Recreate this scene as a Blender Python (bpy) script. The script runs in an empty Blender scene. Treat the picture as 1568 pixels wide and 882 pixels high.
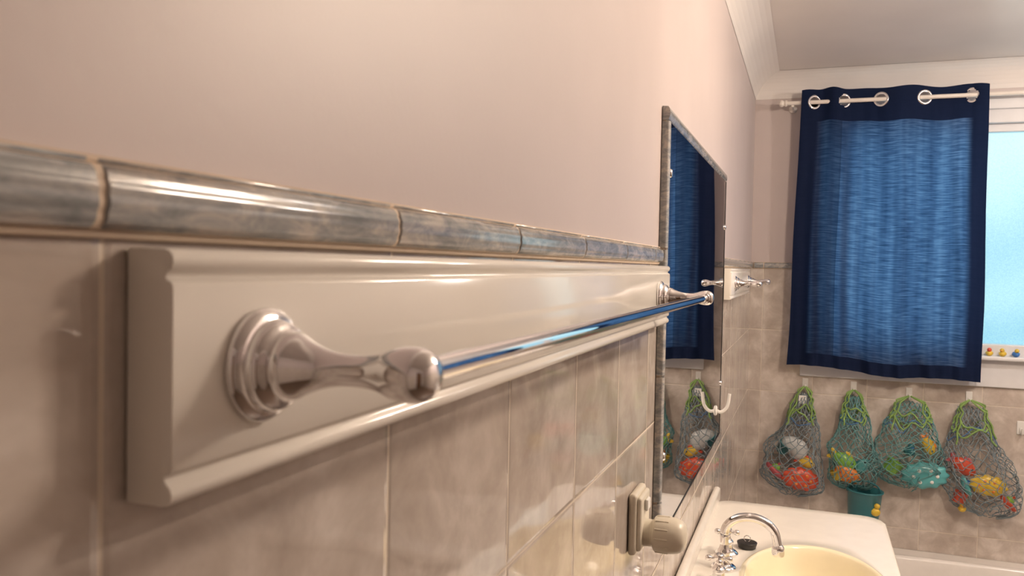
import bpy, bmesh, math, random
from mathutils import Vector, Matrix, noise
random.seed(7)
C = bpy.context
SC = C.scene
COL = SC.collection
try:
    SC.view_settings.view_transform = 'Standard'
    SC.view_settings.look = 'None'
except Exception: pass

# ------------------------------------------------------------ helpers
def link(o, parent=None):
    COL.objects.link(o)
    if parent: o.parent = parent
    return o
def empty(name):
    e = bpy.data.objects.new(name, None); e.empty_display_size = .05
    return link(e)
def mesh(name, verts, faces, mat=None, parent=None, smooth=False, matidx=None):
    me = bpy.data.meshes.new(name)
    me.from_pydata([tuple(v) for v in verts], [], faces)
    mats = mat if isinstance(mat, (list, tuple)) else [mat]
    for m in mats:
        if m: me.materials.append(m)
    bm = bmesh.new(); bm.from_mesh(me)
    bmesh.ops.recalc_face_normals(bm, faces=bm.faces); bm.to_mesh(me); bm.free()
    for i, p in enumerate(me.polygons):
        p.use_smooth = smooth
        if matidx: p.material_index = matidx[i]
    return link(bpy.data.objects.new(name, me), parent)
def box(name, lo, hi, mat, parent=None, bevel=0, seg=2):
    x0,y0,z0 = lo; x1,y1,z1 = hi
    v = [(x0,y0,z0),(x1,y0,z0),(x1,y1,z0),(x0,y1,z0),(x0,y0,z1),(x1,y0,z1),(x1,y1,z1),(x0,y1,z1)]
    f = [(0,3,2,1),(4,5,6,7),(0,1,5,4),(1,2,6,5),(2,3,7,6),(3,0,4,7)]
    o = mesh(name, v, f, mat, parent)
    if bevel:
        b = o.modifiers.new('b','BEVEL'); b.width = bevel; b.segments = seg
        for p in o.data.polygons: p.use_smooth = True
        w = o.modifiers.new('w','WEIGHTED_NORMAL')
    return o
def lathe_vf(profile, n=48):
    v=[];f=[]
    for r,h in profile:
        for j in range(n):
            a=2*math.pi*j/n; v.append(Vector((r*math.cos(a), r*math.sin(a), h)))
    for i in range(len(profile)-1):
        for j in range(n):
            k=(j+1)%n
            f.append((i*n+j,i*n+k,(i+1)*n+k,(i+1)*n+j))
    f.append(tuple(range(n))[::-1]); m=(len(profile)-1)*n
    f.append(tuple(range(m,m+n)))
    return v,f
def smoothprof(pts, sub=5):
    out=[]
    n=len(pts)
    for i in range(n-1):
        p0=pts[max(i-1,0)];p1=pts[i];p2=pts[i+1];p3=pts[min(i+2,n-1)]
        for s in range(sub):
            t=s/sub
            q=[]
            for k in range(len(p1)):
                a=2*p1[k]; b=p2[k]-p0[k]; c=2*p0[k]-5*p1[k]+4*p2[k]-p3[k]; d=-p0[k]+3*p1[k]-3*p2[k]+p3[k]
                q.append(.5*(a+b*t+c*t*t+d*t**3))
            out.append(tuple(q))
    out.append(tuple(pts[-1]))
    return out
def lathe(name, profile, M, mat, parent=None, n=48, smooth=True):
    v,f = lathe_vf(profile,n)
    v=[M@p for p in v]
    return mesh(name, v, f, mat, parent, smooth)
def rodprof(r,L): # straight bar with crisp ends
    return [(.0001,0),(r*.9,0),(r,.0004),(r,.0012),(r,.004),(r,L-.004),(r,L-.0012),(r,L-.0004),(r*.9,L),(.0001,L)]
def tube(name, pts, r, mat, parent=None, radii=None, cyc=False, res=3, smoothpath=0):
    if smoothpath: pts = smoothprof([tuple(p) for p in pts], smoothpath)
    cu = bpy.data.curves.new(name,'CURVE'); cu.dimensions='3D'; cu.bevel_depth=r; cu.bevel_resolution=res
    cu.use_fill_caps=True
    s = cu.splines.new('POLY'); s.points.add(len(pts)-1)
    for i,p in enumerate(pts):
        s.points[i].co=(p[0],p[1],p[2],1)
        if radii: s.points[i].radius=radii[i]
    s.use_cyclic_u=cyc; s.use_smooth=True
    cu.materials.append(mat)
    return link(bpy.data.objects.new(name,cu), parent)
def multitube(name, paths, r, mat, parent=None, res=1):
    cu = bpy.data.curves.new(name,'CURVE'); cu.dimensions='3D'; cu.bevel_depth=r; cu.bevel_resolution=res
    for pts in paths:
        s = cu.splines.new('POLY'); s.points.add(len(pts)-1)
        for i,p in enumerate(pts): s.points[i].co=(p[0],p[1],p[2],1)
    cu.materials.append(mat)
    return link(bpy.data.objects.new(name,cu), parent)
def T(x,y,z): return Matrix.Translation((x,y,z))
def RX(a): return Matrix.Rotation(a,4,'X')
def RY(a): return Matrix.Rotation(a,4,'Y')
def RZ(a): return Matrix.Rotation(a,4,'Z')
def S(x,y,z): return Matrix.Diagonal((x,y,z,1))

# ------------------------------------------------------------ materials
class NT:
    def __init__(s, name):
        s.m = bpy.data.materials.new(name); s.m.use_nodes=True
        s.t = s.m.node_tree; s.b = s.t.nodes['Principled BSDF']; s.out = s.t.nodes['Material Output']
    def n(s, typ, **kw):
        nd = s.t.nodes.new(typ)
        for k,v in kw.items():
            if k in nd.inputs.keys(): s.set(nd.inputs[k], v)
            else: setattr(nd,k,v)
        return nd
    def set(s, inp, v):
        if isinstance(v, bpy.types.NodeSocket): s.t.links.new(v, inp)
        else: inp.default_value = v
    def math(s, op, a, b=None, c=None):
        nd = s.t.nodes.new('ShaderNodeMath'); nd.operation=op
        s.set(nd.inputs[0],a)
        if b is not None: s.set(nd.inputs[1],b)
        if c is not None: s.set(nd.inputs[2],c)
        return nd.outputs[0]
    def mix(s, f, a, b):
        nd = s.t.nodes.new('ShaderNodeMix'); nd.data_type='RGBA'
        s.set(nd.inputs[0],f); s.set(nd.inputs[6],a); s.set(nd.inputs[7],b)
        return nd.outputs[2]
    def sstep(s, v, a, b):
        nd = s.t.nodes.new('ShaderNodeMapRange'); nd.interpolation_type='SMOOTHSTEP'
        s.set(nd.inputs[0],v); nd.inputs[1].default_value=a; nd.inputs[2].default_value=b
        nd.inputs[3].default_value=0; nd.inputs[4].default_value=1
        return nd.outputs[0]
    def ramp(s, fac, stops):
        nd = s.t.nodes.new('ShaderNodeValToRGB'); s.set(nd.inputs[0],fac)
        el = nd.color_ramp.elements
        el[0].position=stops[0][0]; el[0].color=stops[0][1]
        el[1].position=stops[-1][0]; el[1].color=stops[-1][1]
        for p,c in stops[1:-1]:
            e=el.new(p); e.color=c
        return nd.outputs[0]
    def bump(s, h, strength=.2, dist=.01):
        nd = s.n('ShaderNodeBump', Strength=strength, Distance=dist); s.set(nd.inputs['Height'],h)
        s.set(s.b.inputs['Normal'], nd.outputs[0]); return nd
    def p(s, **kw):
        for k,v in kw.items(): s.set(s.b.inputs[k.replace('_',' ')], v)
def c4(r,g,b): return (r,g,b,1)
def plain(name, col, rough=.5, metal=0, noise_amt=.06, nscale=30, coat=0, bump=0):
    t=NT(name); tc=t.n('ShaderNodeTexCoord')
    nz=t.n('ShaderNodeTexNoise', Scale=nscale, Detail=2.0); t.set(nz.inputs['Vector'],tc.outputs['Object'])
    d=tuple(max(0,x*(1-noise_amt)) for x in col); l=tuple(min(1,x*(1+noise_amt)) for x in col)
    t.p(Base_Color=t.ramp(nz.outputs[0],[(.3,c4(*d)),(.7,c4(*l))]), Roughness=rough, Metallic=metal)
    t.b.inputs['Coat Weight'].default_value=coat
    if bump: t.bump(nz.outputs[0],bump,.005)
    return t.m

def tile_nodes(t, axis, off, zoff, w=.2, h=.25):
    tc=t.n('ShaderNodeTexCoord'); sp=t.n('ShaderNodeSeparateXYZ'); t.set(sp.inputs[0],tc.outputs['Object'])
    a=sp.outputs[axis]; z=sp.outputs[2]
    def dist(v,o,s):
        q=t.math('DIVIDE',t.math('SUBTRACT',v,o),s)
        fr=t.math('FRACT',t.math('ADD',q,50.5))
        cell=t.math('FLOOR',t.math('ADD',q,50.0))
        return t.math('MULTIPLY',t.math('ABSOLUTE',t.math('SUBTRACT',fr,.5)),s), cell
    d1,ca=dist(a,off,w); d2,cz=dist(z,zoff,h)
    d=t.math('MINIMUM',d1,d2)
    return tc,sp,d,ca,cz,z
def tile_mat(name, axis, off, zoff=1.309, bright=1.0):
    t=NT(name)
    tc,sp,d,ca,cz,z=tile_nodes(t,axis,off,zoff)
    cmb=t.n('ShaderNodeCombineXYZ'); t.set(cmb.inputs[0],t.math('MULTIPLY',ca,3.7)); t.set(cmb.inputs[1],t.math('MULTIPLY',cz,5.3)); t.set(cmb.inputs[2],t.math('MULTIPLY',ca,1.9))
    va=t.n('ShaderNodeVectorMath',operation='ADD'); t.set(va.inputs[0],tc.outputs['Object']); t.set(va.inputs[1],cmb.outputs[0])
    n1=t.n('ShaderNodeTexNoise',Scale=12.0,Detail=5.0,Roughness=.62,Distortion=.35); t.set(n1.inputs['Vector'],va.outputs[0])
    k=bright
    c1=t.ramp(n1.outputs[0],[(.32,c4(.42*k,.36*k,.315*k)),(.48,c4(.51*k,.45*k,.40*k)),(.66,c4(.66*k,.60*k,.55*k))])
    grout=t.math('LESS_THAN',d,.0012)
    tcol=t.mix(grout,c1,c4(.72,.64,.54))
    t.p(Base_Color=tcol,Roughness=t.math('ADD',.04,t.math('MULTIPLY',grout,.6)))
    edge=t.math('MINIMUM',t.math('MULTIPLY',d,250.0),1.0)
    wv=t.n('ShaderNodeTexNoise',Scale=7.0,Detail=1.5,Roughness=.5); t.set(wv.inputs['Vector'],va.outputs[0])
    ht=t.math('ADD',t.math('MULTIPLY',edge,.0008),t.math('MULTIPLY',wv.outputs[0],.0020))
    t.bump(ht,1.0,1.0)
    return t.m
def paint_mat(name, col):
    t=NT(name); tc=t.n('ShaderNodeTexCoord')
    n3=t.n('ShaderNodeTexNoise',Scale=2.2,Detail=3.0,Roughness=.55); t.set(n3.inputs['Vector'],tc.outputs['Object'])
    pd=tuple(x*.95 for x in col); pl=tuple(min(1,x*1.04) for x in col)
    fine=t.n('ShaderNodeTexNoise',Scale=160.0,Detail=2.0); t.set(fine.inputs['Vector'],tc.outputs['Object'])
    t.p(Base_Color=t.ramp(n3.outputs[0],[(.35,c4(*pd)),(.65,c4(*pl))]),Roughness=.45)
    t.bump(fine.outputs[0],.14,.0008)
    return t.m
PAINT=(.575,.50,.485)
M_paint=paint_mat('pink_white_wall_paint',PAINT)
M_left = tile_mat('wall_tiles_side',1,.208)
M_far  = tile_mat('wall_tiles_end',0,.05,bright=1.12)
M_ceil = plain('ceiling_paint',(.84,.80,.77),.35,noise_amt=.06,nscale=2.5,bump=.02)
M_floor= plain('dark_floor_vinyl',(.16,.11,.08),.35,nscale=10)
M_wood = plain('dark_door_timber',(.14,.07,.035),.3,nscale=8,noise_amt=.25)
M_board= plain('white_gloss_board',(.95,.92,.86),.12,noise_amt=.015,nscale=12)
M_white= plain('white_gloss_paint',(.76,.76,.78),.25,noise_amt=.02)
M_plast= plain('white_plastic',(.82,.81,.78),.3,noise_amt=.02)
M_outlet=plain('aged_cream_plastic',(.72,.67,.56),.3,noise_amt=.02)
M_counter=plain('vanity_acrylic',(.92,.88,.81),.12,noise_amt=.02,coat=.3)
M_basin=plain('basin_cream_ceramic',(.90,.82,.60),.1,noise_amt=.02,coat=.5)
M_bath=plain('bath_enamel',(.86,.82,.78),.15,noise_amt=.02)
M_dark=plain('black_rubber',(.015,.013,.012),.4)
M_rod=plain('cream_metal_rod',(.80,.74,.68),.28,noise_amt=.03)
def chrome():
    t=NT('chrome'); tc=t.n('ShaderNodeTexCoord'); nz=t.n('ShaderNodeTexNoise',Scale=60.0,Detail=1.0); t.set(nz.inputs['Vector'],tc.outputs['Object'])
    t.p(Base_Color=c4(.86,.85,.86),Metallic=1.0,Roughness=t.math('ADD',.01,t.math('MULTIPLY',nz.outputs[0],.02)))
    return t.m
M_chrome=chrome()
def mirror_m():
    t=NT('mirror_silver'); t.p(Base_Color=c4(.72,.72,.73),Metallic=1.0,Roughness=.01); return t.m
M_mirror=mirror_m()
def dado_m():
    t=NT('blue_grey_dado_tile')
    tc=t.n('ShaderNodeTexCoord')
    mp=t.n('ShaderNodeMapping'); mp.inputs['Scale'].default_value=(.5,.35,1); t.set(mp.inputs[0],tc.outputs['Object'])
    n1=t.n('ShaderNodeTexNoise',Scale=85.0,Detail=4.0,Roughness=.7,Distortion=.5); t.set(n1.inputs['Vector'],mp.outputs[0])
    col=t.ramp(n1.outputs[0],[(.34,c4(.21,.225,.235)),(.5,c4(.33,.335,.335)),(.64,c4(.52,.48,.44))])
    t.p(Base_Color=col,Roughness=.11)
    t.b.inputs['Coat Weight'].default_value=.2
    t.b.inputs['Coat Roughness'].default_value=.03
    return t.m
M_dado=dado_m()
M_grout=plain('cream_grout',(.66,.54,.42),.7,nscale=80)

def curtain_m():
    t=NT('navy_slub_curtain')
    uv=t.n('ShaderNodeUVMap'); sp=t.n('ShaderNodeSeparateXYZ'); t.set(sp.inputs[0],uv.outputs[0])
    u,v=sp.outputs[0],sp.outputs[1]
    mp=t.n('ShaderNodeMapping'); mp.inputs['Scale'].default_value=(11,230,1); t.set(mp.inputs[0],uv.outputs[0])
    n1=t.n('ShaderNodeTexNoise',Scale=1.0,Detail=2.0,Roughness=.6); t.set(n1.inputs['Vector'],mp.outputs[0])
    mp2=t.n('ShaderNodeMapping'); mp2.inputs['Scale'].default_value=(16,1.6,1); t.set(mp2.inputs[0],uv.outputs[0])
    n2=t.n('ShaderNodeTexNoise',Scale=1.0,Detail=2.0); t.set(n2.inputs['Vector'],mp2.outputs[0])
    sl=t.math('ADD',t.math('MULTIPLY',n1.outputs[0],.62),t.math('MULTIPLY',n2.outputs[0],.38))
    tr=t.ramp(sl,[(.36,c4(.045,.082,.165)),(.5,c4(.115,.175,.31)),(.64,c4(.25,.33,.50))])
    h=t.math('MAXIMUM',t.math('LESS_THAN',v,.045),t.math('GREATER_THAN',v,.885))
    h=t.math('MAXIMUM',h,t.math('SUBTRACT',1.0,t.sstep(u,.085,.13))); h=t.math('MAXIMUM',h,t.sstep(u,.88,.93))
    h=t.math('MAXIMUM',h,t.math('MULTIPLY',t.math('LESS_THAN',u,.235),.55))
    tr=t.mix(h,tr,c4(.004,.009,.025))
    df=t.n('ShaderNodeBsdfDiffuse'); t.set(df.inputs[0],t.mix(sl,c4(.006,.010,.026),c4(.015,.022,.055)))
    tl=t.n('ShaderNodeBsdfTranslucent'); t.set(tl.inputs[0],tr)
    ad=t.n('ShaderNodeAddShader'); t.set(ad.inputs[0],df.outputs[0]); t.set(ad.inputs[1],tl.outputs[0])
    t.set(t.out.inputs[0],ad.outputs[0])
    return t.m
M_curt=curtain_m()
def pane_m():
    t=NT('frosted_window_glass'); tc=t.n('ShaderNodeTexCoord')
    n=t.n('ShaderNodeTexNoise',Scale=220.0,Detail=1.0); t.set(n.inputs['Vector'],tc.outputs['Object'])
    n0=t.n('ShaderNodeTexNoise',Scale=2.5,Detail=1.0); t.set(n0.inputs['Vector'],tc.outputs['Object'])
    ec=t.ramp(t.math('ADD',t.math('MULTIPLY',n.outputs[0],.3),t.math('MULTIPLY',n0.outputs[0],.7)),[(.35,c4(.27,.60,.76)),(.65,c4(.48,.82,.93))])
    t.p(Base_Color=c4(.05,.09,.1),Roughness=.35,Emission_Color=ec,Emission_Strength=1.1)
    return t.m
M_pane=pane_m()
def clearp():
    t=NT('clear_plastic'); t.p(Base_Color=c4(.62,.64,.64),Roughness=.08); return t.m
M_clear=clearp()

# ------------------------------------------------------------ room
CZ=1.55; XR=1.98; YF=3.48; YB=-1.0; H=2.335; ZD=1.57
box('floor',(-.1,YB-.1,-.1),(XR+.1,YF+.15,0),M_floor)
box('ceiling',(-.1,YB-.1,H),(XR+.1,YF+.15,H+.1),M_ceil)
def multibox(name,boxes,mats):
    vs=[];fs=[];mi=[]
    for lo,hi,m in boxes:
        b=len(vs); x0,y0,z0=lo;x1,y1,z1=hi
        vs.extend([(x0,y0,z0),(x1,y0,z0),(x1,y1,z0),(x0,y1,z0),(x0,y0,z1),(x1,y0,z1),(x1,y1,z1),(x0,y1,z1)])
        for f in [(0,3,2,1),(4,5,6,7),(0,1,5,4),(1,2,6,5),(2,3,7,6),(3,0,4,7)]: fs.append(tuple(b+i for i in f)); mi.append(m)
    return mesh(name,vs,fs,mats,None,False,mi)
def wall(name,lo,hi,tm):
    return multibox(name,[((lo[0],lo[1],lo[2]),(hi[0],hi[1],ZD),0),((lo[0],lo[1],ZD),(hi[0],hi[1],hi[2]),1)],[tm,M_paint])
wall('wall_left',(-.1,YB-.1,0),(0,YF+.15,H),M_left)
wall('wall_right',(XR,YB-.1,0),(XR+.1,YF+.15,H),M_left)
wall('wall_front',(0,YB-.1,0),(XR,YB,H),M_far)
WX0,WX1,WZ0,WZ1=.25,1.70,1.245,2.17
y0_,y1_=YF,YF+.15
multibox('wall_back',[((0,y0_,0),(WX0,y1_,ZD),0),((0,y0_,ZD),(WX0,y1_,H),1),
    ((WX1,y0_,0),(XR,y1_,ZD),0),((WX1,y0_,ZD),(XR,y1_,H),1),
    ((WX0,y0_,0),(WX1,y1_,WZ0),0),((WX0,y0_,WZ1),(WX1,y1_,H),1)],[M_far,M_paint])
def cornice():
    pr=[]
    for i in range(9):
        a=math.pi/2*i/8; d=.092
        pr.append((.6*d*(1-math.cos(a))+.4*(i/8*d), .6*(-d+d*math.sin(a))+.4*(-d+i/8*d)))
    vs=[];fs=[]; e=1e-3
    for (d,h) in pr:
        vs += [(d+e,YB+d,H+h-e),(d+e,YF-d-e,H+h-e),(XR-d-e,YF-d-e,H+h-e),(XR-d-e,YB+d,H+h-e)]
    for i in range(len(pr)-1):
        for j in range(4):
            k=(j+1)%4
            fs.append((i*4+j,i*4+k,(i+1)*4+k,(i+1)*4+j))
    mesh('trim_cornice',vs,fs,M_ceil,smooth=False)
cornice()

d=empty('door_1')
box('leaf',(.75,YB,0.01),(1.55,YB+.035,2.02),M_wood,d,.003)
for (a,b) in ((.15,.95),(1.08,1.88)):
    box('panel',(.85,YB+.035,a),(1.45,YB+.042,b),M_wood,d,.004)
box('jamb_l',(.68,YB,0),(.75,YB+.05,2.09),M_white,d,.004); box('jamb_r',(1.55,YB,0),(1.62,YB+.05,2.09),M_white,d,.004)
box('head',(.68,YB,2.02),(1.62,YB+.05,2.09),M_white,d,.004)
lathe('knob',smoothprof([(.004,0),(.012,0),(.010,.02),(.022,.04),(.02,.055),(.001,.06)]),T(.82,YB+.035,1.0)@RX(-math.pi/2),M_chrome,d)

w=empty('window_1')
yg=YF+.05
box('glass',(WX0+.03,yg,WZ0+.03),(WX1-.03,yg+.006,WZ1-.03),M_pane,w)
for nm,lo,hi in (('frame_left',(WX0,YF,WZ0),(WX0+.045,YF+.09,WZ1)),('frame_right',(WX1-.045,YF,WZ0),(WX1,YF+.09,WZ1)),
                 ('frame_bottom',(WX0,YF,WZ0),(WX1,YF+.09,WZ0+.045)),('frame_top',(WX0,YF,WZ1-.055),(WX1,YF+.09,WZ1))):
    box(nm,lo,hi,M_white,w,.004)
box('mullion',(1.08,YF+.02,WZ0+.04),(1.115,YF+.08,WZ1-.05),M_white,w,.004)
box('sash_top',(WX0+.045,YF+.025,WZ1-.085),(WX1-.045,YF+.08,WZ1-.055),M_white,w,.003)
box('architrave_top',(WX0-.05,YF-.014,WZ1-.005),(WX1+.05,YF+.002,WZ1+.05),M_white,w,.004)
box('architrave_left',(WX0-.05,YF-.014,WZ0-.07),(WX0,YF+.002,WZ1+.05),M_white,w,.004)
box('architrave_right',(WX1,YF-.014,WZ0-.07),(WX1+.05,YF+.002,WZ1+.05),M_white,w,.004)
box('sill',(WX0-.06,YF-.05,WZ0-.012),(WX1+.06,YF+.03,WZ0+.004),M_white,w,.005)
box('apron',(WX0-.05,YF-.014,WZ0-.115),(WX1+.05,YF+.002,WZ0-.012),M_white,w,.004)

# ------------------------------------------------------------ dado tiles
def dadoprof(z0,z1,prot):
    pr=[(0.0,z0),(.0030,z0+.0002),(.0034,z0+.0022)]
    a0,a1=z0+.0026,z1-.0030; N=28
    for i in range(N+1):
        a=-math.pi/2+math.pi*i/N
        rib=.00050*(math.exp(-((a-.55)/.10)**2)+math.exp(-((a-.05)/.10)**2)+math.exp(-((a+.5)/.10)**2))
        pr.append((.0034+(prot-.0034)*max(0,math.cos(a))**.8-rib, (a0+a1)/2+(a1-a0)/2*math.sin(a)))
    pr+= [(.0042,z1-.0026),(.0044,z1-.0012),(.0032,z1-.0003),(0.0,z1)]
    return pr
def dado_strip(vs,fs,axis,a0,a1,z0=1.5562,z1=1.583,prot=.0100,wallpos=0,flip=1):
    pr=dadoprof(z0,z1,prot); b=len(vs); e=.0012
    for a,sc in ((a0,.75),(a0+e,1.0),(a1-e,1.0),(a1,.75)):
        for (dpt,z) in pr:
            q=dpt*sc
            vs.append((wallpos+flip*q,a,z) if axis=='y' else (a,wallpos+flip*q,z))
    n=len(pr)
    for s in range(3):
        for i in range(n-1):
            fs.append((b+s*n+i,b+s*n+i+1,b+(s+1)*n+i+1,b+(s+1)*n+i))
    fs.append(tuple(b+i for i in range(n))); fs.append(tuple(b+3*n+i for i in range(n)))
def build_dado():
    vs=[];fs=[]; g=.0011
    cuts=[.200+.2*k for k in range(-6,18)]
    for a in cuts:
        lo=a+g; hi=a+.2-g
        if lo>YF-.012: continue
        hi=min(hi,YF-.010); lo=max(lo,YB)
        for (l,h) in ((lo,min(hi,1.268)),(max(lo,2.232),hi)):
            if h-l>.004: dado_strip(vs,fs,'y',l,h)
        if hi-lo>.004: dado_strip(vs,fs,'y',lo,hi,wallpos=XR,flip=-1)
    x=.05-.2
    while x<XR:
        l=max(x+g,.012); h=min(x+.2-g,XR-.012)
        for (p,q) in ((l,min(h,WX0-.052)),(max(l,WX1+.052),h)):
            if q-p>.004: dado_strip(vs,fs,'x',p,q,wallpos=YF,flip=-1)
        x+=.2
    o=mesh('trim_dado',vs,fs,M_dado,smooth=True)
    m=o.modifiers.new('e','EDGE_SPLIT'); m.split_angle=math.radians(50)
    vs=[];fs=[]
    def st(axis,a0,a1,wp,fl):
        dado_strip(vs,fs,axis,a0,a1,1.5560,1.5832,.0088,wp,fl)
    st('y',YB,1.268,0,1); st('y',2.232,YF-.01,0,1); st('y',YB,YF-.01,XR,-1); st('x',.01,WX0-.052,YF,-1); st('x',WX1+.052,XR-.01,YF,-1)
    mesh('grout',vs,fs,M_grout,parent=o,smooth=True)
build_dado()

# ------------------------------------------------------------ towel rails
def towel_rail(y0,y1,p0,p1,zc=1.5095):
    e=empty('towel_rail')
    zb=zc-.044
    half=[(0.001,zb),(.0165,zb),(.0190,zb+.0008),(.0205,zb+.0025),(.0208,zb+.0045),(.0200,zb+.0068),(.0182,zb+.0083),(.0176,zb+.0095),(.0176,zb+.0108),(.0200,zb+.0116),(.0208,zb+.0130)]
    pr = half+[(x,2*zc-z) for x,z in reversed(half)]
    n=len(pr); vs=[(x,y0,z) for x,z in pr]+[(x,y1,z) for x,z in pr]
    fs=[(i,i+1,n+i+1,n+i) for i in range(n-1)]+[(n-1,0,n,2*n-1),tuple(range(n)),tuple(range(n,2*n))]
    o=mesh('backing_board',vs,fs,M_board,e,smooth=True)
    b=o.modifiers.new('b','BEVEL'); b.width=.0008; b.segments=2; b.limit_method='ANGLE'; b.angle_limit=math.radians(60)
    m=o.modifiers.new('e','EDGE_SPLIT'); m.split_angle=math.radians(38)
    post=[(.0215,0),(.0222,.0015),(.0218,.0035),(.0195,.0055),(.0178,.0062),(.0175,.0085),(.0165,.0105),(.0135,.0128),(.0132,.0148),
          (.0125,.0175),(.0100,.0225),(.0078,.0285),(.0064,.0350),(.0060,.0420),(.0064,.0485),(.0076,.0535),(.0092,.0580),(.0102,.0630),(.0102,.0680),(.0088,.0722),(.0058,.0752),(.0005,.0765)]
    for p in (p0,p1):
        lathe('post',smoothprof(post,5),T(.0208,p,zc)@RY(math.pi/2),M_chrome,e,n=72)
        lathe('collar',smoothprof([(.0052,0),(.0066,.0004),(.0068,.002),(.0060,.0034),(.005,.0038)],3),
              T(.0208+.0655,p+(.0095 if p==p0 else -.0095),zc)@RX(-math.pi/2 if p==p0 else math.pi/2),M_chrome,e,n=48)
    lathe('rod',rodprof(.0050,p1-p0),T(.0208+.0655,p0,zc)@RX(-math.pi/2),M_chrome,e,n=64)
    return e
towel_rail(.2177,1.262,.265,1.170)
towel_rail(2.34,3.10,2.45,2.98)

# ------------------------------------------------------------ mirror
def wall_mirror():
    e=empty('wall_mirror')
    y0,y1,z0,z1=1.275,2.225,1.118,1.802; fw=.022
    box('backing',(0.0005,y0+.004,z0+.002),(.006,y1-.004,z1-.004),M_grout,e)
    box('glass',(.006,y0+fw,z0),(.011,y1-.012,z1-fw),M_mirror,e,.0012,2)
    vs=[];fs=[]
    def strip_v(yc0,yc1,za,zb):
        b=len(vs); n=9
        for z in (za,zb):
            for i in range(n):
                a=math.pi*i/(n-1)
                vs.append((.007+.006*math.sin(a)**.8 if 0<i<n-1 else .001, (yc0+yc1)/2-(yc1-yc0)/2*math.cos(a), z))
        for i in range(n-1): fs.append((b+i,b+i+1,b+n+i+1,b+n+i))
        fs.append(tuple(b+i for i in range(n))); fs.append(tuple(b+n+i for i in range(n)))
    z=z1-fw
    while z>z0+.01:
        strip_v(y0,y0+fw,max(z-.198,z0),z-.0015); z-=.2
    y=y0
    while y<y1-.01:
        a0=y+.001; a1=min(y+.2,y1)-.001
        b=len(vs); n=9
        for yy in (a0,a1):
            for i in range(n):
                a=math.pi*i/(n-1)
                vs.append((.007+.006*math.sin(a)**.8 if 0<i<n-1 else .001, yy, z1-fw/2-fw/2*math.cos(a)))
        for i in range(n-1): fs.append((b+i,b+i+1,b+n+i+1,b+n+i))
        fs.append(tuple(b+i for i in range(n))); fs.append(tuple(b+n+i for i in range(n)))
        y+=.2
    o=mesh('tile_surround',vs,fs,M_dado,e,smooth=True)
    m=o.modifiers.new('e','EDGE_SPLIT'); m.split_angle=math.radians(50)
    box('edge_strip',(.001,y1-.012,z0),(.012,y1-.009,z1-fw),M_dark,e)
    box('edge_strip_bottom',(.001,y0+fw,z0-.003),(.012,y1-.009,z0),M_dark,e)
    for (yy,zz) in ((y0+fw+.004,1.70),(y0+fw+.004,1.25),(y1-.018,1.66),(y1-.018,1.25)):
        lathe('clip',smoothprof([(.0001,.004),(.005,.0035),(.007,.001),(.007,0)],3),T(.011,yy,zz)@RY(math.pi/2),M_chrome,e,n=20)
wall_mirror()
e=empty('adhesive_hook')
hy,hz,hx0=2.10,1.195,.0111
lathe('pad',smoothprof([(.0001,0),(.012,0),(.012,.002),(.009,.004),(.0001,.005)],3),T(hx0,hy,hz)@RY(math.pi/2),M_plast,e,n=32)
tube('prong',[(hx0+.001,hy,hz),(hx0+.012,hy,hz-.003),(hx0+.023,hy,hz+.004),(hx0+.030,hy,hz+.018),(hx0+.033,hy,hz+.044)],.0042,M_plast,e,smoothpath=5)

# ------------------------------------------------------------ power outlet with plug
o=empty('power_outlet')
oy,oz=1.12,1.202
box('backplate',(.0005,oy-.036,oz-.042),(.012,oy+.036,oz+.042),M_outlet,o,.005,3)
box('raised_cover',(.010,oy-.031,oz-.037),(.018,oy+.031,oz+.037),M_outlet,o,.005,3)
box('switch',(.018,oy-.010,oz+.014),(.023,oy+.010,oz+.030),M_plast,o,.002,2)
pz=oz-.018
lathe('plug',smoothprof([(.0001,0),(.0175,0),(.0185,.003),(.0185,.012),(.0235,.015),(.0248,.022),(.0248,.036),(.0225,.048),(.0170,.055),(.008,.058),(.0001,.0585)],4),
      T(.017,oy,pz)@RY(math.pi/2),M_outlet,o,n=40)
for k in range(12):
    a=2*math.pi*k/12
    box('grip',(.034,oy+.0245*math.cos(a)-.0012,pz+.0245*math.sin(a)-.0012),(.052,oy+.0245*math.cos(a)+.0012,pz+.0245*math.sin(a)+.0012),M_outlet,o,.0006,1)

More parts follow.
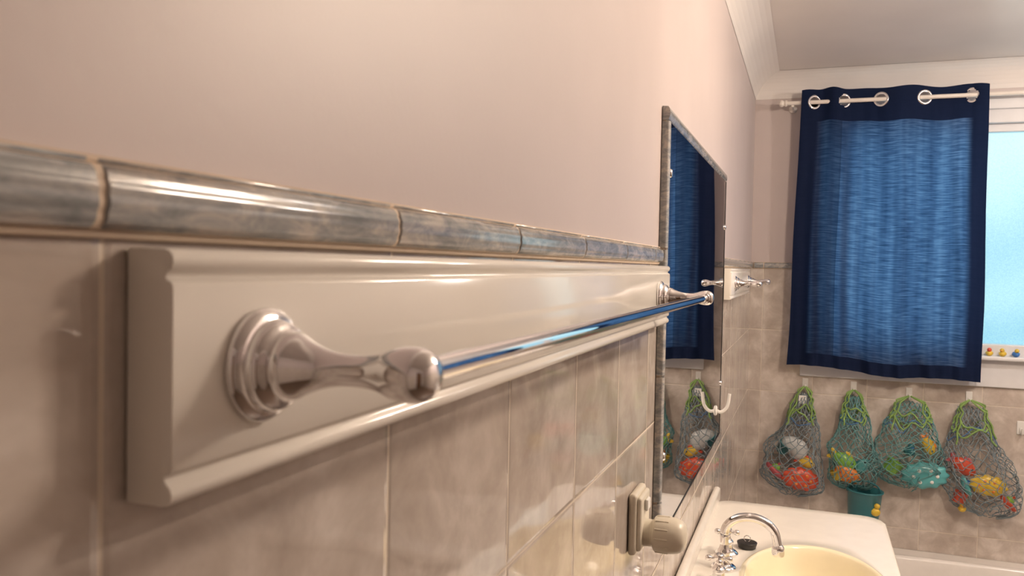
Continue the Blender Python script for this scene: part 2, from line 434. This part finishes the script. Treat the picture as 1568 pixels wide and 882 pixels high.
# ------------------------------------------------------------ vanity
def rr_dist(px,py,cx,cy,hx,hy,r):
    dx=abs(px-cx)-(hx-r); dy=abs(py-cy)-(hy-r)
    return math.hypot(max(dx,0),max(dy,0))+min(max(dx,dy),0)-r
def ray_rr(ox,oy,a,box_,r):
    x0,x1,y0,y1=box_; cx=(x0+x1)/2;cy=(y0+y1)/2;hx=(x1-x0)/2;hy=(y1-y0)/2
    lo,hi=0,4
    for _ in range(40):
        m=(lo+hi)/2
        if rr_dist(ox+m*math.cos(a),oy+m*math.sin(a),cx,cy,hx,hy,r)<0: lo=m
        else: hi=m
    return lo
def polar_top(name,cx,cy,inner,rings_in,outer,r,z,edge,mats,parent,N=200):
    vs=[];fs=[];mi=[]
    angs=[2*math.pi*i/N for i in range(N)]
    rings=[]
    for s,dz in rings_in:
        rings.append([(cx+s*inner(a)*math.cos(a),cy+s*inner(a)*math.sin(a),z+dz) for a in angs])
    nin=len(rings)
    ro=[ray_rr(cx,cy,a,outer,r) for a in angs]
    for f in (.15,.4,.7,.9):
        rings.append([(cx+((1-f)*inner(a)*rings_in[-1][0]+f*(ro[i]-.012))*math.cos(a),cy+((1-f)*inner(a)*rings_in[-1][0]+f*(ro[i]-.012))*math.sin(a),z) for i,a in enumerate(angs)])
    for ins,dz in edge:
        rings.append([(cx+(ro[i]-ins)*math.cos(a),cy+(ro[i]-ins)*math.sin(a),z+dz) for i,a in enumerate(angs)])
    for rg in rings: vs+=rg
    for i in range(len(rings)-1):
        for j in range(N):
            k=(j+1)%N
            fs.append((i*N+j,i*N+k,(i+1)*N+k,(i+1)*N+j)); mi.append(0 if i<nin-1 else 1)
    fs.append(tuple(range(N))); mi.append(0)
    return mesh(name,vs,fs,mats,parent,True,mi)
v=empty('bathroom_vanity')
CT=.945
bx,by=.248,1.69
def binner(a):
    A,B=.128,.195
    return 1/math.sqrt((math.cos(a)/A)**2+(math.sin(a)/B)**2)
rin=[(.08,-.128),(.2,-.127),(.4,-.122),(.6,-.108),(.75,-.088),(.86,-.06),(.93,-.032),(.97,-.012),(1.0,-.001),(1.02,.003),(1.05,.004),(1.08,.002),(1.10,0)]
polar_top('basin_top',bx,by,binner,rin,(.003,.415,1.19,2.205),.055,CT,[(.010,0),(.004,-.002),(.001,-.006),(0,-.012),(0,-.030),(.006,-.036),(.03,-.038)],[M_basin,M_counter],v)
box('upstand',(.002,1.20,CT-.004),(.020,2.20,CT+.034),M_counter,v,.008,4)
box('cabinet',(.004,1.21,.10),(.395,2.185,CT-.15),M_white,v,.003)
box('cabinet_rail_front',(.380,1.21,CT-.15),(.395,2.185,CT-.03),M_white,v)
box('cabinet_side_far',(.004,2.17,CT-.15),(.395,2.185,CT-.03),M_white,v)
box('cabinet_side_near',(.004,1.21,CT-.15),(.395,1.225,CT-.03),M_white,v)
box('kickboard',(.004,1.23,.0),(.35,2.165,.10),M_dark,v)
for k in range(2):
    a=1.22+k*.482
    box('door_panel',(.395,a,.12),(.411,a+.472,CT-.05),M_white,v,.004)
    lathe('pull',smoothprof([(.004,0),(.005,.01),(.013,.018),(.011,.026),(.0005,.028)],3),T(.411,a+(.43 if k==0 else .04),.60)@RY(math.pi/2),M_chrome,v,n=24)
lathe('drain',smoothprof([(.0001,.001),(.012,.001),(.020,.003),(.023,.0)],3),T(bx,by,CT-.1275),M_chrome,v,n=32)
t=empty('basin_tap')
tx,ty=.076,1.69
lathe('spout_base',smoothprof([(.024,0),(.025,.003),(.021,.007),(.014,.011),(.012,.03),(.014,.034),(.011,.04),(.0085,.048),(.0078,.055)],4),T(tx,ty,CT+.0005),M_chrome,t)
pts=[(tx,ty,CT+.05),(tx,ty,CT+.070)]
R=.050
for i in range(0,15):
    a=math.pi-math.pi*i/14*.95
    pts.append((tx+R+R*math.cos(a),ty,CT+.071+R*math.sin(a)*.78))
pts.append((tx+2*R+.004,ty,CT+.055))
tube('spout',pts,.0088,M_chrome,t,smoothpath=3,res=8)
lathe('nozzle',smoothprof([(.008,0),(.0118,.002),(.0118,.016),(.010,.020),(.008,.023)],3),T(tx+2*R+.004,ty,CT+.039),M_chrome,t)
for dy in (-.083,.088):
    lathe('valve',smoothprof([(.023,0),(.024,.003),(.019,.008),(.013,.012),(.0115,.022),(.014,.027),(.009,.033),(.007,.042),(.010,.047),(.0085,.055),(.0005,.058)],4),T(tx-.002,ty+dy,CT+.0005),M_chrome,t)
    for k in range(4):
        a=math.radians(8)+k*math.pi/2
        M=T(tx-.002,ty+dy,CT+.047)@RZ(a)@RY(math.pi/2)
        lathe('handle_arm',smoothprof([(.0035,.004),(.0032,.010),(.0036,.014),(.0055,.017),(.0058,.021),(.004,.025),(.0004,.026)],3),M,M_chrome,t,n=20)
p=empty('sink_plug')
lathe('stopper',smoothprof([(.0001,0),(.017,0),(.019,.004),(.021,.010),(.020,.013),(.006,.014),(.0001,.014)],3),T(.112,1.835,CT+.0005),M_dark,p,n=36)
tube('ring',[(.112+.007*math.cos(a),1.835,CT+.020+.007*math.sin(a)) for a in [2*math.pi*i/20 for i in range(20)]],.001,M_chrome,p,cyc=True)

# ------------------------------------------------------------ bathtub
b=empty('bathtub')
bc=(.985,3.09)
def tin(a):
    A,B,n=.85,.29,3.2
    return (abs(math.cos(a)/A)**n+abs(math.sin(a)/B)**n)**(-1/n)
rin=[(.1,-.37),(.5,-.37),(.75,-.36),(.86,-.33),(.92,-.24),(.95,-.12),(.975,-.03),(.99,-.008),(1.01,0),(1.03,.003),(1.05,0)]
polar_top('tub',bc[0],bc[1],tin,rin,(.003,XR-.003,2.70,YF-.001),.02,.482,[(.010,0),(.003,-.003),(0,-.010),(0,-.04)],[M_bath,M_bath],b,N=280)
box('apron',(.003,2.72,.0),(XR-.003,2.735,.46),M_bath,b,.003)

# ------------------------------------------------------------ curtains + rod
RY0,RZ0=3.405,2.208
r=empty('curtain_rod')
RL=1.76
lathe('pole',rodprof(.0080,RL),T(.125,RY0,RZ0)@RY(math.pi/2),M_rod,r,n=24)
for sx,xx in ((-1,.125),(1,.125+RL)):
    lathe('finial',smoothprof([(.008,0),(.012,.002),(.012,.008),(.009,.012),(.013,.018),(.013,.026),(.007,.031),(.0005,.032)],3),T(xx,RY0,RZ0)@RY(sx*math.pi/2),M_rod,r,n=24)
    bxx=xx-sx*.02
    tube('bracket',[(bxx,YF-.002,RZ0-.01),(bxx,RY0+.02,RZ0-.012),(bxx,RY0,RZ0-.010)],.005,M_rod,r)
    lathe('bracket_plate',[(.0001,0),(.016,0),(.016,.004),(.0001,.004)],T(bxx,YF-.0005,RZ0-.01)@RX(math.pi/2),M_rod,r,n=24)
KN=[.150,.226,.272,.332,.462,.612,.768,.835]
def wave_top(x):
    for i in range(len(KN)-1):
        if KN[i]<=x<=KN[i+1]:
            tt=(x-KN[i])/(KN[i+1]-KN[i]); s=-1 if i%2==0 else 1
            amp=min(.019,.28*(KN[i+1]-KN[i]))
            return s*amp*math.sin(math.pi*tt)
    return 0
def curtain(dx=0,mir=False,sc=1.0):
    e=empty('window_curtain')
    NU,NV=260,200
    xl,xr=.178,.822
    grom=[.226,.332,.462,.612,.768]
    fx=(lambda x: x+dx) if not mir else (lambda x: dx-x)
    vs=[];uvs=[];keep=[]
    for j in range(NV+1):
        vv=j/NV
        for i in range(NU+1):
            u=i/NU
            x=xl+(xr-xl)*u
            zt=2.250+.004*math.sin(3.1*u+1)+.003*math.sin(u*23) +.010*math.exp(-((u-.17)/.06)**2); zb=1.178-.030*u+.008*math.sin(u*9)
            z=zb+(zt-zb)*vv
            k=vv**2.2
            yt=wave_top(x)
            yb=.013*math.sin(u*2*math.pi*3.1+.6)+.008*math.sin(u*2*math.pi*6.3+2.2*vv)+.005*math.sin(u*2*math.pi*13+1.3+3*vv)
            y=RY0+yt*k+yb*(1-k)+(-.014)*(1-vv)
            fl=(1-vv)
            xx=x-.028*fl*(1-u)**2+.012*fl*u + .004*math.sin(vv*9+u*5)*fl
            y+=.002*noise.noise(Vector((u*14,vv*22,1.3)))
            vs.append((xx,y,z)); uvs.append((u,vv))
    fs=[]
    for j in range(NV):
        for i in range(NU):
            a=j*(NU+1)+i
            q=(a,a+1,a+NU+2,a+NU+1)
            cx=sum(vs[k][0] for k in q)/4; cz=sum(vs[k][2] for k in q)/4
            if any(math.hypot(cx-g,cz-RZ0)<.0195 for g in grom): continue
            fs.append(q)
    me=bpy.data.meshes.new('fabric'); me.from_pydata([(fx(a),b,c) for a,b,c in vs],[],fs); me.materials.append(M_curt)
    ul=me.uv_layers.new(name='UVMap')
    for lp in me.loops: ul.data[lp.index].uv=uvs[lp.vertex_index]
    for p in me.polygons: p.use_smooth=True
    link(bpy.data.objects.new('fabric',me),e)
    for g in grom:
        sl=(wave_top(g+.012)-wave_top(g-.012))/.024
        ang=math.atan(sl)*.8*(-1 if mir else 1)
        v_,f_=[],[]
        n=36;m=10
        M=T(fx(g),RY0,RZ0)@RZ(ang)@RX(math.pi/2)
        for i in range(n):
            a=2*math.pi*i/n
            for k in range(m):
                q=2*math.pi*k/m
                rr=.0235+.0050*math.cos(q)
                v_.append(M@Vector((rr*math.cos(a),rr*math.sin(a),.0028*math.sin(q))))
        for i in range(n):
            for k in range(m):
                f_.append((i*m+k,((i+1)%n)*m+k,((i+1)%n)*m+(k+1)%m,i*m+(k+1)%m))
        mesh('eyelet',v_,f_,M_chrome,e,True)
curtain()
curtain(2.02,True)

# ------------------------------------------------------------ toys
def solid(col,r=.3,n=''): return plain('toy_plastic'+n,col,r,noise_amt=.04)
TOY={'red':solid((.70,.10,.05)),'orange':solid((.85,.27,.05)),'yellow':solid((.75,.52,.06)),'green':solid((.24,.50,.08)),
     'cyan':solid((.12,.44,.46)),'blue':solid((.05,.18,.50)),'teal':solid((.03,.17,.20)),'pink':solid((.55,.12,.14)),'white':M_plast}
def ico(M,sub=3):
    bm=bmesh.new(); bmesh.ops.create_icosphere(bm,subdivisions=sub,radius=1,matrix=M)
    vs=[v.co.copy() for v in bm.verts]; fs=[tuple(v.index for v in f.verts) for f in bm.faces]; bm.free(); return vs,fs
def join(parts,name,parent=None):
    vs=[];fs=[];mi=[];mats=[]
    for (v_,f_),m in parts:
        if m not in mats: mats.append(m)
        b_=len(vs); vs+=v_; fs+=[tuple(b_+i for i in f) for f in f_]; mi+=[mats.index(m)]*len(f_)
    return mesh(name,vs,fs,mats,parent,True,mi)
def duck(name,M,s,body,beak,parent=None,head=None):
    head=head or body
    P=[]
    def bodyshape():
        v_,f_=ico(Matrix.Identity(4))
        out=[]
        for p_ in v_:
            x,y,z=p_
            z2=z*.62+ .35*max(0,-x)**2*(1 if z>-.2 else .3)
            out.append(M@(S(s,s,s)@Vector((x*1.0,y*.72,z2+.55))))
        return out,f_
    P.append((bodyshape(),body))
    P.append((ico(M@S(s,s,s)@T(.45,0,1.35)@S(.50,.48,.50)),head))
    P.append((ico(M@S(s,s,s)@T(.95,0,1.28)@S(.26,.22,.09),2),beak))
    for sy in (-1,1):
        P.append((ico(M@S(s,s,s)@T(-.05,.66*sy,.62)@RY(-.25)@S(.45,.12,.26),2),body))
        P.append((ico(M@S(s,s,s)@T(.74,.30*sy,1.48)@S(.07,.07,.09),2),M_dark))
    return join(P,name,parent)
def fish(name,M,s,c1,c2,parent):
    P=[(ico(M@S(s,s*.42,s*.62)),c1),(ico(M@S(s,s,s)@T(-1.1,0,.18)@RY(.7)@S(.42,.10,.2),2),c2),(ico(M@S(s,s,s)@T(-1.1,0,-.18)@RY(-.7)@S(.42,.10,.2),2),c2),
       (ico(M@S(s,s,s)@T(0,0,.6)@RY(.2)@S(.45,.08,.22),2),c2)]
    for sy in (-1,1): P.append((ico(M@S(s,s,s)@T(.55,.34*sy,.15)@S(.12,.07,.12),2),M_dark))
    return join(P,name,parent)
def cupvf(M,r,h,taper=.8):
    v_,f_=lathe_vf([(.001,0),(r*taper,0),(r*taper*1.02,h*.05),(r,h*.93),(r*1.08,h*.96),(r*1.08,h),(r*.96,h),(r*taper*.93,h*.08),(.001,h*.07)],28)
    return [M@p for p in v_],f_
def cup(name,M,r,h,c,parent): return join([(cupvf(M,r,h),c)],name,parent)
def boat(name,M,s,c1,c2,parent):
    v_,f_=ico(Matrix.Identity(4))
    v2=[M@Vector((p.x*s,p.y*s*.5,(p.z*.5 if p.z<0 else p.z*.12)*s)) for p in v_]
    P=[((v2,f_),c1),(ico(M@S(s,s,s)@T(-.1,0,.2)@S(.4,.28,.3),2),c2),(cupvf(M@T(-.1*s,0,.4*s),.11*s,.3*s),c1)]
    return join(P,name,parent)
def ringdisc(name,M,R_,c1,c2,parent):
    v_,f_=ico(Matrix.Identity(4),4)
    out=[]
    for p in v_:
        a=math.atan2(p.z,p.x); k=1+.07*math.cos(a*11)*math.hypot(p.x,p.z)
        out.append(M@Vector((p.x*R_*k,p.y*R_*.32,p.z*R_*.62*k)))
    P=[((out,f_),c1)]
    for i in range(6):
        a=i*math.pi/3
        P.append((ico(M@T(.5*R_*math.cos(a),-.27*R_,.3*R_*math.sin(a))@S(.09*R_,.05*R_,.09*R_),2),c2))
    return join(P,name,parent)

ducks=[(.862,'yellow','red','red'),(.905,'yellow','orange','yellow'),(.948,'blue','yellow','yellow')]
for x,bc_,bk,hd in ducks:
    duck('rubber_duck',T(x,YF-.028,WZ0+.0045)@RZ(math.radians(-90+random.uniform(-35,35))),.0165,TOY[bc_],TOY[bk],None,TOY[hd])

# ------------------------------------------------------------ mesh toy bags
def netm(name,c): return plain(name,c,.6,noise_amt=.15,nscale=40)
NET_G=netm('net_grey_blue',(.22,.28,.31)); NET_T=netm('net_teal',(.14,.32,.33)); BAND=netm('green_band',(.22,.36,.10)); BLUEB=netm('blue_cord',(.05,.16,.38))
def bag(cx,hx,ztop,zbot,hw,bulge,net,seed,dep=.055,lean=0,band=BAND,top=.16,powr=1.0):
    e=empty('mesh_toy_bag'); rnd=random.Random(seed)
    hz=ztop
    h=empty('adhesive_hook')
    box('pad',(hx-.011,YF-.004,hz-.012),(hx+.011,YF-.0003,hz+.030),M_plast,h,.003)
    tube('prong',[(hx,YF-.004,hz+.005),(hx,YF-.012,hz-.012),(hx,YF-.026,hz-.012),(hx,YF-.030,hz+.006)],.004,M_plast,h,smoothpath=4)
    y0=YF-.012
    def prof(t):
        if t<bulge:
            q=t/bulge; return top+(1-top)*(q**powr)
        q=(t-bulge)/(1-bulge); return math.sqrt(max(0,1-(q*.97)**2.4))
    def P(t,a):
        r_=prof(t)
        lump=1+.42*noise.noise(Vector((math.cos(a)*1.3+seed*3.1,math.sin(a)*1.3,t*4.5)))*min(1,t*2)
        x=cx+(hx-cx)*(1-t)**1.2+lean*t*t + hw*r_*lump*math.cos(a)
        dd=dep*(.25+.75*r_)
        y=y0-dd*(1-.96*math.sin(a))
        z=ztop-.004-(ztop-zbot)*t + .034*noise.noise(Vector((math.cos(a)*1.8,t*3,seed)))*min(1,t*3)
        return (x,min(y,y0+.008),z)
    n=19; rows=40; paths=[]
    for j in range(n):
        for sgn in (-1,1):
            a0=2*math.pi*j/n; pts=[]
            for i in range(rows+1):
                tt=i/rows
                a=a0+sgn*tt*1.25*math.pi+.09*rnd.uniform(-1,1)
                x,y,z=P(.05+.95*tt,a)
                pts.append((x+.003*rnd.uniform(-1,1),y,z+.003*rnd.uniform(-1,1)))
            paths.append(pts)
    multitube('net',paths,.0017,net,e,res=0)
    bands=[]
    for sgn in (-1,1):
        for q in range(3):
            pts=[(hx,YF-.028,hz+.002)]
            T_=.16+.08*q+rnd.uniform(0,.05)
            for i in range(1,9):
                tt=T_*i/8; x,y,z=P(tt,math.radians(-90)+sgn*math.radians(80-18*q))
                pts.append((x+sgn*.002*q+.006*rnd.uniform(-1,1),y-.002,z+.004*rnd.uniform(-1,1)))
            bands.append(smoothprof(pts,4))
    ring=[]
    for k in range(3):
        rg=[]
        for i in range(41):
            a=2*math.pi*i/40
            x,y,z=P(.20+.04*k+.05*math.sin(2*a+k*1.7+seed)+.02*math.sin(7*a+seed),a); rg.append((x,y-.001,z))
        ring.append(rg)
    multitube('drawstring_band',bands+ring[:2],.0031,band,e,res=2)
    multitube('cord',[ring[2]],.0018,BLUEB,e)
    return e,P
F=YF-.012
e,P=bag(.180,.222,1.090,.665,.118,.74,NET_G,1,.060)
ringdisc('toy_shell',T(.215,F-.06,.728)@RZ(.2)@RY(.15),.072,TOY['red'],TOY['orange'],e)
fish('toy_fish',T(.235,F-.055,.795)@RY(.3),.032,TOY['yellow'],TOY['red'],e)
boat('toy_boat',T(.120,F-.055,.755)@RY(.7),.045,TOY['pink'],TOY['green'],e)
join([(ico(T(.175,F-.06,.862)@S(.040,.026,.034),3),M_clear),(ico(T(.205,F-.06,.845)@S(.035,.024,.040),3),M_clear)],'clear_toy_ball',e)
cup('toy_cup',T(.14,F-.05,.83)@RX(.4)@RY(.5),.028,.045,TOY['teal'],e)
box('care_label',(.200,F-.052,1.025),(.228,F-.0505,1.058),M_plast,e)
e,P=bag(.405,.402,1.088,.712,.098,.74,NET_T,2,.055,top=.22)
fish('toy_fish',T(.375,F-.055,.815)@RY(.5),.046,TOY['green'],TOY['yellow'],e)
ringdisc('toy_shell',T(.385,F-.062,.765)@RY(.4),.050,TOY['orange'],TOY['red'],e)
cup('toy_cup',T(.36,F-.05,.74)@RY(-.4),.026,.04,TOY['yellow'],e)
fish('toy_fish',T(.44,F-.05,.80)@RY(-.9),.034,TOY['cyan'],TOY['teal'],e)
bk=[(cupvf(T(.445,F-.070,.590)@RY(.04),.062,.125,.86),TOY['teal'])]
bk.append((ico(T(.485,F-.118,.645)@S(.018,.010,.016),2),TOY['yellow'])); bk.append((ico(T(.490,F-.120,.668)@S(.011,.009,.011),2),TOY['yellow']))
join(bk,'toy_bucket',e)
tube('bucket_handle',[(.385,F-.07,.705),(.40,F-.075,.735),(.445,F-.08,.750),(.49,F-.075,.735),(.507,F-.07,.705)],.003,TOY['teal'],e,smoothpath=5)
e,P=bag(.600,.600,1.078,.738,.128,.66,NET_T,3,.058,top=.34,powr=.9)
ringdisc('toy_shell',T(.655,F-.062,.790)@RY(-.1),.080,TOY['cyan'],TOY['white'],e)
fish('toy_fish',T(.665,F-.055,.90)@RY(1.2),.034,TOY['yellow'],TOY['orange'],e)
cup('toy_cup',T(.53,F-.05,.79)@RY(.6),.032,.05,TOY['green'],e)
duck('toy_duck',T(.60,F-.06,.86)@RZ(-1.2),.026,TOY['teal'],TOY['blue'],e)
e,P=bag(.822,.805,1.078,.660,.135,.72,NET_G,4,.060,lean=.05,top=.26)
ringdisc('toy_shell',T(.865,F-.065,.775)@RY(.1),.062,TOY['yellow'],TOY['orange'],e)
fish('toy_fish',T(.785,F-.055,.835)@RY(.6),.045,TOY['red'],TOY['pink'],e)
boat('toy_boat',T(.80,F-.055,.765)@RY(1.2),.042,TOY['cyan'],TOY['blue'],e)
cup('toy_cup',T(.77,F-.05,.70)@RY(.3),.024,.04,TOY['red'],e)
boat('toy_boat',T(.935,F-.055,.72)@RY(.9),.040,TOY['red'],TOY['green'],e)
duck('toy_duck',T(.785,F-.05,.665)@RZ(-1.7),.018,TOY['yellow'],TOY['orange'],e)
h=empty('adhesive_hook')
box('pad',(.965,YF-.004,.96),(.99,YF-.0003,1.01),M_plast,h,.003)
tube('prong',[(.977,YF-.004,.985),(.977,YF-.012,.966),(.977,YF-.026,.966),(.977,YF-.030,.985)],.004,M_plast,h,smoothpath=4)

# ------------------------------------------------------------ lights
def fixture(x,ys,energy,col,drop=.16):
    L=empty('ceiling_or_fill_light')
    y0=min(ys)-.07;y1=max(ys)+.07
    box('mount_bar',(x-.05,y0,H-.022),(x+.05,y1,H-.0005),M_white,L,.006,3)
    for ly in ys:
        lathe('socket',smoothprof([(.012,0),(.012,-.04),(.020,-.05),(.018,-.08),(.014,-.095)],3),T(x,ly,H-.021),M_white,L,n=24)
        ld=bpy.data.lights.new('bulb','POINT'); ld.energy=energy; ld.shadow_soft_size=.045; ld.color=col
        lo_=bpy.data.objects.new('bulb',ld); link(lo_,L); lo_.location=(x,ly,H-drop)
fixture(.96,(1.47,1.64),21,(1,.81,.64))
fixture(1.38,(2.45,),16,(1,.89,.80),.17)  # added unseen fill lamp, brightens vanity, far wall and ceiling
W=bpy.data.worlds.new('World'); SC.world=W; W.use_nodes=True
bg=W.node_tree.nodes['Background']; bg.inputs[0].default_value=(.6,.75,.95,1); bg.inputs[1].default_value=1.0

# ------------------------------------------------------------ camera
cam=bpy.data.cameras.new('camera'); co=bpy.data.objects.new('camera',cam); COL.objects.link(co)
cam.sensor_width=36; cam.lens=28.7; cam.clip_start=.01
M=T(.22,0,CZ)@RZ(math.radians(19.9))@RX(math.radians(90-1.6))@RZ(.02)
co.matrix_world=M
cam.dof.use_dof=True; cam.dof.focus_distance=1.6; cam.dof.aperture_fstop=16
SC.camera=co
